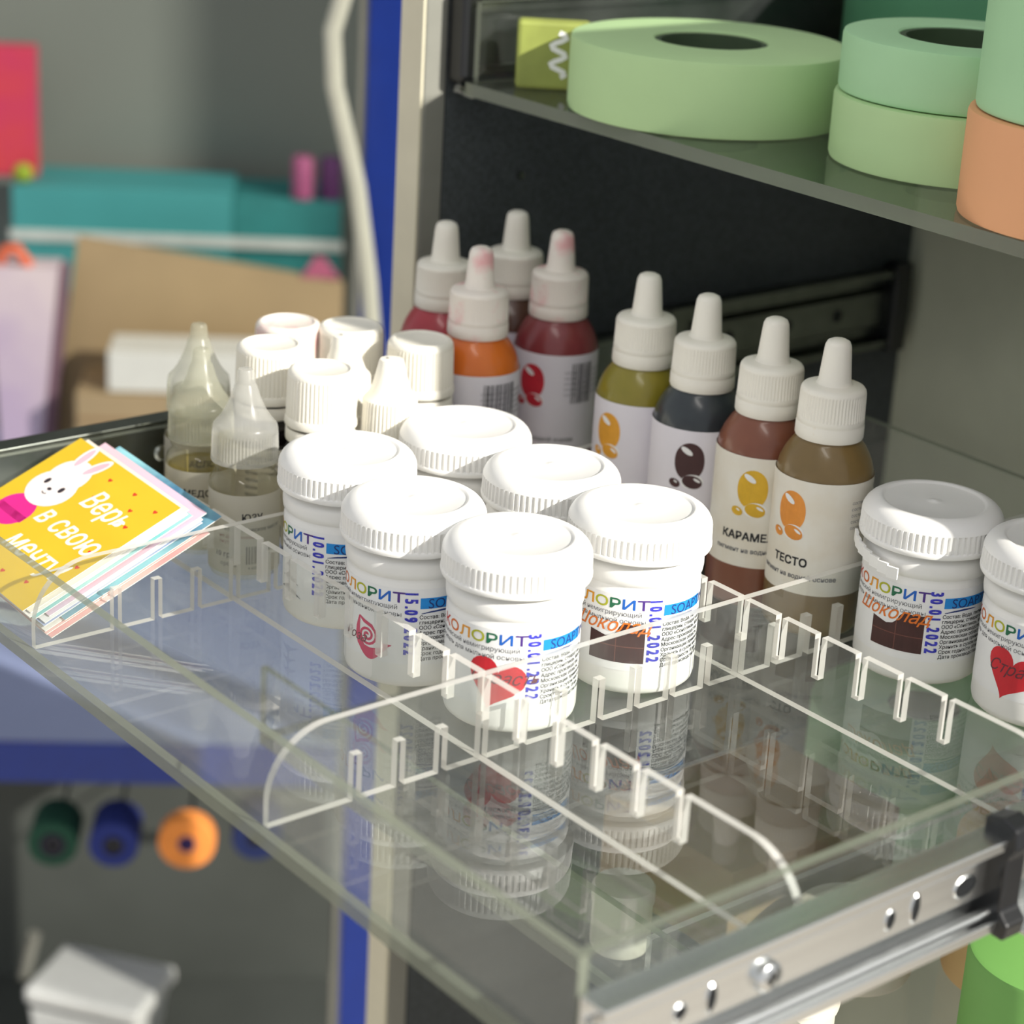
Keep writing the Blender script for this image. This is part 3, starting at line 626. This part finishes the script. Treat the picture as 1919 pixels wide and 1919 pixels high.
for k, ((du, dv), nm) in enumerate(zip(offs, names)):
    o_ = c_t+U*du+Vd*dv-NN*(0.55*k)
    me_fn = lambda x, y, h, o_=o_: tuple(U*x+Vd*(-y)+NN*h)
    b = MB(); q = 0.3
    cs = [(0, 0), (CS, 0), (CS, -CS), (0, -CS)]
    P = [Vector(me_fn(a, c, 0)) for a, c in cs]+[Vector(me_fn(a, c, -q)) for a, c in cs]
    b.add(P, [(0, 1, 2, 3)], 0); b.add(P, [(4, 7, 6, 5), (0, 4, 5, 1), (1, 5, 6, 2), (2, 6, 7, 3), (3, 7, 4, 0)], 1)
    if k == 0:
        root = thing('greeting_card', tuple(o_), nm, 'card', 'stack of square greeting cards')
        b.build('card_sheet', [CARDM[k], CARDW], root)
        BUN = [mat('bunny_white_print', (240, 228, 224), 0.6), mat('bunny_pink_print', (238, 178, 190), 0.6), mat('bunny_magenta_print', (214, 30, 132), 0.6), mat('bunny_dark_print', (40, 32, 40), 0.6), mat('card_heart_print', (206, 60, 30), 0.6), mat('card_script_white', (250, 244, 226), 0.6)]
        fl = Flat()
        fl.poly(ell(8.4, 8.0, 0, cx=14.5, cy=-37), 2); fl.rect(6.1, 22.9, -40, -37, 2)
        fl.poly(ell(10.4, 9.2, 0, cx=16, cy=-22.5), 0, lift=0.03); fl.poly(ell(8.6, 8.6, 0, cx=15.5, cy=-15), 0, lift=0.05)
        for ex_, ey_, rr in ((11.6, -5.6, 0.12), (20.4, -6.6, -0.35)):
            fl.poly(ell(2.6, 6.4, rr, cx=ex_, cy=ey_), 0, lift=0.10); fl.poly(ell(1.5, 5.0, rr, cx=ex_, cy=ey_), 1, lift=0.13)
        for ex_ in (11.2, 20.2): fl.poly(ell(1.0, 1.5, 0, cx=ex_, cy=-21.0), 3, lift=0.14)
        fl.poly(ell(1.0, 0.7, 0, cx=15.8, cy=-23.2), 3, lift=0.14); fl.stroke([(14.6, -25.4), (15.8, -26.0), (17, -25.4)], 0.4, 3, lift=0.14)
        link('bunny_print', fl.mesh('bunny_print', BUN, me_fn, 0), root).location = tuple(NN*0.05*S)
        fl = Flat()
        fl.text('Верь', 12.5, 42.5, -21, 5, align='CENTER', shear=0.3, bold=0.12, sx=0.8); fl.text('в свою', 12.5, 41, -35.5, 5, align='CENTER', shear=0.3, bold=0.12, sx=0.8); fl.text('мечту!', 12.5, 42, -49.5, 5, align='CENTER', shear=0.3, bold=0.12, sx=0.8)
        link('script', fl.mesh('script', BUN, me_fn, 0), root).location = tuple(NN*0.05*S)
        fl = Flat()
        for hx, hy in ((30, -7), (33, -16), (44, -6), (50, -12), (56, -18), (29, -44), (57, -33), (60, -40), (26, -51), (40, -57), (52, -55), (14, -53), (58, -7)): fl.poly(heart(2.0, 16), 4, hx, hy)
        link('heart_prints', fl.mesh('heart_prints', BUN, me_fn, 0), root).location = tuple(NN*0.05*S)
    else:
        o = b.build('greeting_card', [CARDM[k], CARDW], loc=tuple(o_)); settag(o, nm, 'card', 'stack of square greeting cards')

# ================================================================ upper drawer with tape rolls
up = thing('upper_drawer', (160, 48, 143), 'clear acrylic drawer above, carrying green and peach rolls', 'drawer')
b = MB().box(0, 285, -180, 180, 0, 5); b.m = [0, 0, 1, 1, 1, 1]; b.build('floor_sheet', [ACRY, EDGE_G], up)
b = MB().box(3, 285, 176, 179, 5.05, 36); b.m = [1, 1, 0, 0, 1, 1]; b.build('side_wall', [ACRY, EDGE_G], up)
sl4 = thing('drawer_slide', (168, 228.3, 150), 'drawer slide beside the upper acrylic drawer, on the charcoal panel', 'drawer slide')
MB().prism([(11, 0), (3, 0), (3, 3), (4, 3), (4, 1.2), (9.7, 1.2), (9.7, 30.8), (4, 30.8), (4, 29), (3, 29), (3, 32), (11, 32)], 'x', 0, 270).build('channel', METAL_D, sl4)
MB().prism([(0.3, -2), (11, -4), (11, 36), (0.3, 34)], 'x', -9, -0.3).build('plastic_stop', BLACKP, sl4, bevel=2)
MB().tube([(-8, 5, -5), (-2, 4, -8), (6, 4, -6)], 2.2, 8).build('hook', METAL, sl4, smooth=60)
MINT = mat('mint_green_roll', (184, 216, 158), 0.6, var=0.03, scale=25)
MINT2 = mat('cool_mint_roll', (172, 216, 168), 0.6, var=0.03, scale=25)
DGREEN = mat('deep_green_roll', (84, 148, 108), 0.65, var=0.05, scale=25)
PEACH = mat('peach_roll', (236, 172, 124), 0.6, var=0.03, scale=25)
LIME = mat('leaf_green_roll', (122, 178, 92), 0.6, var=0.04, scale=25)
BEIGE = mat('beige_roll', (212, 178, 124), 0.6, var=0.04, scale=25)
def roll(x, y, z, R, r, H, m_, label, group='ribbon rolls'):
    t = thing('ribbon_roll', (x, y, z), label, 'roll', group)
    e = 1.6
    MB().lathe([(r, 0.6), (r+0.6, 0), (R-e, 0), (R-0.4, 0.4), (R, e), (R, H-e), (R-0.4, H-0.4), (R-e, H), (r+0.6, H), (r, H-0.6)], 96, closed=True).build('ribbon', m_, t, smooth=35)
    MB().lathe([(r-2.2, 0.3), (r-0.15, 0.3), (r-0.15, H-0.8), (r-2.2, H-0.8)], 48, closed=True).build('core', mat('roll_core_card', (66, 84, 60), 0.8), t, smooth=35)
ZT = 148.2
roll(208, 143, ZT, 52, 21, 27, MINT, 'flat mint green roll with open centre on the upper drawer')
roll(228.4, 38.5, ZT, 44, 16, 23, MINT, 'lower mint roll of the two-roll stack on the upper drawer')
roll(229.5, 39.5, ZT+23.2, 43, 24, 20, MINT2, 'upper mint roll of the two-roll stack on the upper drawer')
roll(203, -41.5, ZT, 44, 16, 33, PEACH, 'peach roll at the right edge under a tall mint roll')
roll(204, -42.5, ZT+33.2, 43.5, 16, 46, MINT2, 'tall mint roll resting on the peach roll')
roll(382, 160, ZT, 58, 18, 46, DGREEN, 'deep green roll at the back of the upper drawer')
pk = thing('small_packet', (184, 205, ZT), 'small olive packet with white squiggle print on the upper drawer', 'packet', rz=math.radians(-38))
MB().box(-14, 14, -5, 5, 0, 26).build('packet', mat('olive_packet', (148, 158, 78), 0.5, var=0.1), pk, bevel=1.5)
fl = Flat(); fl.stroke([(2+3*math.sin(i*0.9), 22-i*1.0) for i in range(18)], 2.0, 0)
link('print', fl.mesh('print', [PAPER], lambda x, y, h: (x, -5.1, y), 0), pk)
pk2 = thing('small_tub', (183.5, 214.5, ZT), 'small white and pink tub in the corner of the upper drawer', 'tub')
MB().lathe([(0, 0), (6.4, 0), (6.8, 1), (6.8, 18), (0, 18)], 24).build('tub', mat('pink_tub', (200, 160, 150), 0.5), pk2, smooth=40)
MB().lathe([(0, 18.1), (7.2, 18.1), (7.2, 22), (6.6, 23), (0, 23)], 24).build('lid', WHITE, pk2, smooth=40)
wr = MB().tube([(0, 0, 1.6), (6, -10, 3.0), (14, -16, 8), (10, -24, 12), (20, -34, 5), (30, -36, 1.6)], 1.4, 8).build('wire_coil', METAL, None, smooth=60, loc=(187, 196, ZT)); settag(wr, 'bent silver wire lying next to the flat mint roll', 'wire')

# ================================================================ lower drawer seen through the tray and under the slide
lo_ = thing('lower_drawer', (70, 48, -114), 'clear acrylic drawer below, holding white jars and rolls', 'drawer')
b = MB().box(0, 370, -180, 180, 0, 4); b.m = [0, 0, 1, 1, 1, 1]; b.build('floor_sheet', [ACRY, EDGE_G], lo_)
b = MB().box(0, 3, -180, 180, 4.05, 34); b.m = [1, 1, 1, 1, 0, 0]; b.build('front_wall', [ACRY, EDGE_G], lo_)
b = MB().box(3.5, 366, -51.6, -49, 4.05, 28); b.m = [1, 1, 0, 0, 1, 1]; b.build('partition', [ACRY_D, EDGE], lo_)
ZL = -109.8
GREYJ = mat('greyish_white_plastic', (214, 208, 194), 0.45, var=0.03)
lt = thing('pale_bottle', (88, 27, ZL), 'plain short pale bottle in the lower drawer, seen through the tray near its front corner', 'bottle')
MB().lathe([(0, 0.4), (8, 0), (9.6, 0.6), (10.4, 2.5), (10.4, 19)], 40).build('body', GREYJ, lt, smooth=40); MB().lathe([(9.5, 19.1), (10.9, 19.1), (10.9, 24), (10.2, 25), (0, 25)], 32).build('cap', GREYJ, lt, smooth=40)
def lowtub(x, y, R, H, label):
    t = thing('low_tub', (x, y, ZL), label, 'tub', 'low tubs of the lower drawer')
    MB().lathe([(0, 0.4), (R-3, 0), (R-0.8, 0.8), (R, 2.5), (R, H-7), (R-0.6, H-6.5), (R-0.6, H-6)], 56).build('body', GREYJ, t, smooth=35)
    MB().lathe([(R-1.5, H-6), (R+1, H-6), (R+1.2, H-5), (R+1, H-1.5), (R, H-0.3), (R-1.5, H), (0, H)], 56).build('lid', GREYJ, t, smooth=35)
lowtub(146, -27, 20.6, 21, 'low off-white tub in the lower drawer, right under the near slide')
lowtub(96, -40, 19, 20, 'low off-white tub in the lower drawer at the lower picture edge')
roll(193, -62, ZL, 27, 9, 52, BEIGE, 'beige roll in the lower drawer beside the leaf green roll', 'rolls of the lower drawer')
roll(152, -103, ZL, 27, 9, 44, LIME, 'leaf green roll in the lower right picture corner', 'rolls of the lower drawer')
roll(258, 44.5, ZL, 44, 14, 40, MINT2, 'wide mint roll in the lower drawer, seen through the tray floor below the shaded jars', 'rolls of the lower drawer')
KRAFT = mat('kraft_board', (150, 124, 92), 0.8, var=0.08, scale=25)
kb = MB().box(0, 84, 0, 66, 0, 34).build('kraft_box', KRAFT, loc=(112, 0, ZL), bevel=0.8); settag(kb, 'brown kraft box in the lower drawer, seen through the tray floor', 'box')

# ================================================================ things on the blue rack
ZS = -390.6
def bgthing(name, b, m_, a, d, z, label, cat, group=None, smooth=None, bevel=0.0, turn=0.0):
    o = b.build(name, m_, None, smooth, loc=BG(a, d, z), rz=TH+turn, bevel=bevel); settag(o, label, cat, group); return o
CARDB = mat('brown_corrugated_board', (170, 148, 112), 0.8, var=0.05, scale=12)
o = MB().prism([(-300, 0), (-48, 0), (-48, 198), (-268, 229)], 'y', 0, 8)
bgthing('cardboard_sheet', o, CARDB, 0, 1215, ZS, 'large leaning brown cardboard sheet behind the small bottles', 'cardboard')
o = MB().box(0, 160, 0, 75, 0, 120)
cbx = thing('cardboard_box', BG(-262, 1135, ZS), 'closed brown cardboard box under the white carton', 'box', rz=TH)
o.build('box_body', CARDB, cbx, bevel=1); MB().box(2, 158, -0.6, 0, 96, 99).build('seam', mat('board_seam', (150, 120, 84), 0.8), cbx)
wc = thing('white_carton', BG(-236, 1138, ZS+121.2), 'long white carton lying on the brown cardboard box', 'carton', rz=TH)
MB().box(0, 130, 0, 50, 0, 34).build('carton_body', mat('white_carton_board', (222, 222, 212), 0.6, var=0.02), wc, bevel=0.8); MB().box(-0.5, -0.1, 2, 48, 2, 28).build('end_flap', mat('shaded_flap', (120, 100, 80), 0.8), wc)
teal = thing('teal_box', BG(-333, 1290, ZS), 'long teal storage box at the back of the rack', 'box', rz=TH)
TEALM = mat('teal_board', (66, 150, 150), 0.6, var=0.05, scale=10)
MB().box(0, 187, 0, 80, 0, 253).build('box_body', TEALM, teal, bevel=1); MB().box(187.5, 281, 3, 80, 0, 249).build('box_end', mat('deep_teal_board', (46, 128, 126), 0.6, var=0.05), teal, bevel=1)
MB().box(-2, 283, -3, -0.2, 206, 215).build('lid_edge', mat('pale_rim', (200, 206, 200), 0.6), teal)
o = MB().prism([(-334, 214), (-278, 214), (-294, 68), (-299, 0), (-326, 0)], 'y', 0, 30)
bgthing('paper_bag', o, mat('lilac_paper', (220, 204, 206), 0.7, rgb2=(192, 172, 196), scale=8), 0, 1170, ZS, 'tall lilac paper bag at the left picture edge', 'bag')
o = MB().prism([(-277.5, 214), (-272, 210), (-291, 0), (-298.5, 0), (-293.5, 68)], 'y', 4, 28)
bgthing('purple_folder', o, mat('dusky_purple_board', (122, 94, 106), 0.8), 0, 1170, ZS, 'dusky purple folder edge between lilac bag and cardboard', 'folder')
bow = MB().tube([(-12, 0, 2), (-6, -2, 13), (2, 0, 14), (8, -2, 6), (12, 0, 0)], 4.5, 8)
bgthing('ribbon_bow', bow, mat('coral_ribbon', (238, 116, 78), 0.6), -314, 1175, ZS+214.5, 'coral orange ribbon bow on the lilac bag', 'bow', smooth=60)
o = MB().lathe([(0, 0), (9, 0), (9.6, 1), (9, 34), (8, 36), (0, 36)], 20)
bgthing('small_tube', o, mat('pink_tube', (176, 92, 134), 0.5), -86, 1300, ZS+249.6, 'small pink tube standing on the teal box', 'tube', 'tubes on the teal box', 40)
bgthing('small_tube', o, mat('purple_tube', (94, 46, 100), 0.5), -62, 1302, ZS+249.6, 'small dark purple tube beside the pink tube', 'tube', 'tubes on the teal box', 40)
o = MB().box(-60, 16, 0, 20, 0, 112)
bgthing('red_box', o, mat('red_orange_gradient_box', (214, 70, 52), 0.5, rgb2=(190, 40, 110), scale=9), -331, 1318, ZS+253.6, 'upright red and magenta box on the teal box at the left edge', 'box', bevel=1)
o = MB().lathe([(0, 0), (4, 0.6), (7.2, 3.4), (8.4, 8), (7.2, 12.6), (4, 15.4), (0, 16)], 20)
bgthing('lime_ball', o, mat('lime_felt', (150, 172, 50), 0.8), -324, 1300, ZS+253.6, 'small lime green ball in front of the red box', 'ball', smooth=60)
pf = MB().prism([(-16, 0), (16, 0), (4, 16), (-4, 18)], 'y', 0, 6)
bgthing('pink_clip', pf, mat('pink_clip_plastic', (176, 92, 120), 0.6), -68, 1214, ZS+201.5, 'small pink clip on top of the cardboard sheet', 'clip')
cab_pts = [(-44, 740, 140), (-57, 740, 92), (-55, 740, 60), (-40, 740, 0), (-31, 740, -60), (-26, 740, -110), (-24, 742, -160), (-22, 744, -215), (-22, 745, -240), (-22, 745, -260)]
cb2 = MB().tube([BG(*q) for q in cab_pts], 5.5, 12).build('power_cable', mat('cream_cable_sheath', (206, 206, 190), 0.5, var=0.03), None, smooth=60); settag(cb2, 'thick cream cable hanging in front of the blue post', 'cable')
cb3 = MB().tube([BG(-44, 738, 140), BG(-46, 738, 240), BG(-40, 740, 700)], 7, 12).build('cable_plug', mat('grey_plug', (176, 180, 180), 0.5), None, smooth=60); settag(cb3, 'grey cable sleeve at the top beside the blue post', 'cable')
# spools
def spool(a, d, z, R, r, Lg, m_, m2, label, turn):
    t = thing('thread_spool', BG(a, d, z), label, 'spool', 'spools hanging under the blue shelf', rz=TH+math.radians(turn))
    b = MB().lathe([(r, 0), (R-1, 0), (R, 1), (R, Lg-1), (R-1, Lg), (r, Lg)], 40, closed=True); o = b.build('thread', m_, t, smooth=40); o.rotation_euler = (-PI/2, 0, 0)
    b = MB().lathe([(3.3, -1), (r-0.1, -1), (r-0.1, Lg+1), (3.3, Lg+1)], 24, closed=True); o = b.build('core', m2, t, smooth=40); o.rotation_euler = (-PI/2, 0, 0)
NAVY = mat('navy_core', (14, 16, 40), 0.6)
spool(-234, 760, -471, 17, 9, 36, mat('bottle_green_thread', (22, 74, 56), 0.8), NAVY, 'dark green spool hanging leftmost under the blue shelf', 0)
spool(-193, 760, -471, 17, 7, 36, mat('royal_blue_thread', (34, 50, 128), 0.8), NAVY, 'royal blue spool hanging between green and orange spools', 0)
spool(-143, 757, -467, 19.5, 6, 14, mat('orange_thread', (244, 150, 70), 0.8), mat('violet_core', (60, 40, 110), 0.6), 'bright orange spool hanging under the blue shelf', 0)
spool(-96, 762, -465, 17, 6, 36, mat('dark_blue_thread', (24, 40, 92), 0.8), NAVY, 'dark blue spool half hidden by the drawer edge', 0)
# white container on the low shelf
ZW = -736.8
wb = thing('white_bin', BG(-232, 860, ZW), 'white plastic bin with thick rim on the low shelf at the lower left', 'bin', rz=TH-0.35)
WB = mat('white_bin_plastic', (226, 228, 226), 0.45, var=0.02)
MB().prism([(-34, 0), (38, 0), (46, 58), (-42, 58)], 'y', 0, 60).build('bin_body', WB, wb, bevel=2)
MB().box(-44, 52, -5, 65, 64, 78).build('rim', WB, wb, bevel=4); MB().box(-38, 44, 2, 58, 58.2, 63.8).build('neck', mat('grey_bin_neck', (150, 152, 152), 0.5), wb)
MB().tube([(-56, 20, 70), (-50, 20, 96), (-46, 20, 110)], 5, 10).build('lever', GREYM, wb, smooth=60)
rod = MB().tube([BG(-176, 860, ZW+44), BG(-40, 830, ZW+8)], 6, 10).build('grey_rod', GREYM, None, smooth=60); settag(rod, 'grey rod slanting down beside the white bin', 'rod')
lw_ = MB().lathe([(0, 0), (26, 0), (28, 3), (28, 40), (0, 40)], 32); bgthing('cream_tub', lw_, mat('cream_tub_plastic', (206, 176, 120), 0.6), -282, 800, ZW, 'cream tub at the very bottom left corner', 'tub', smooth=40)
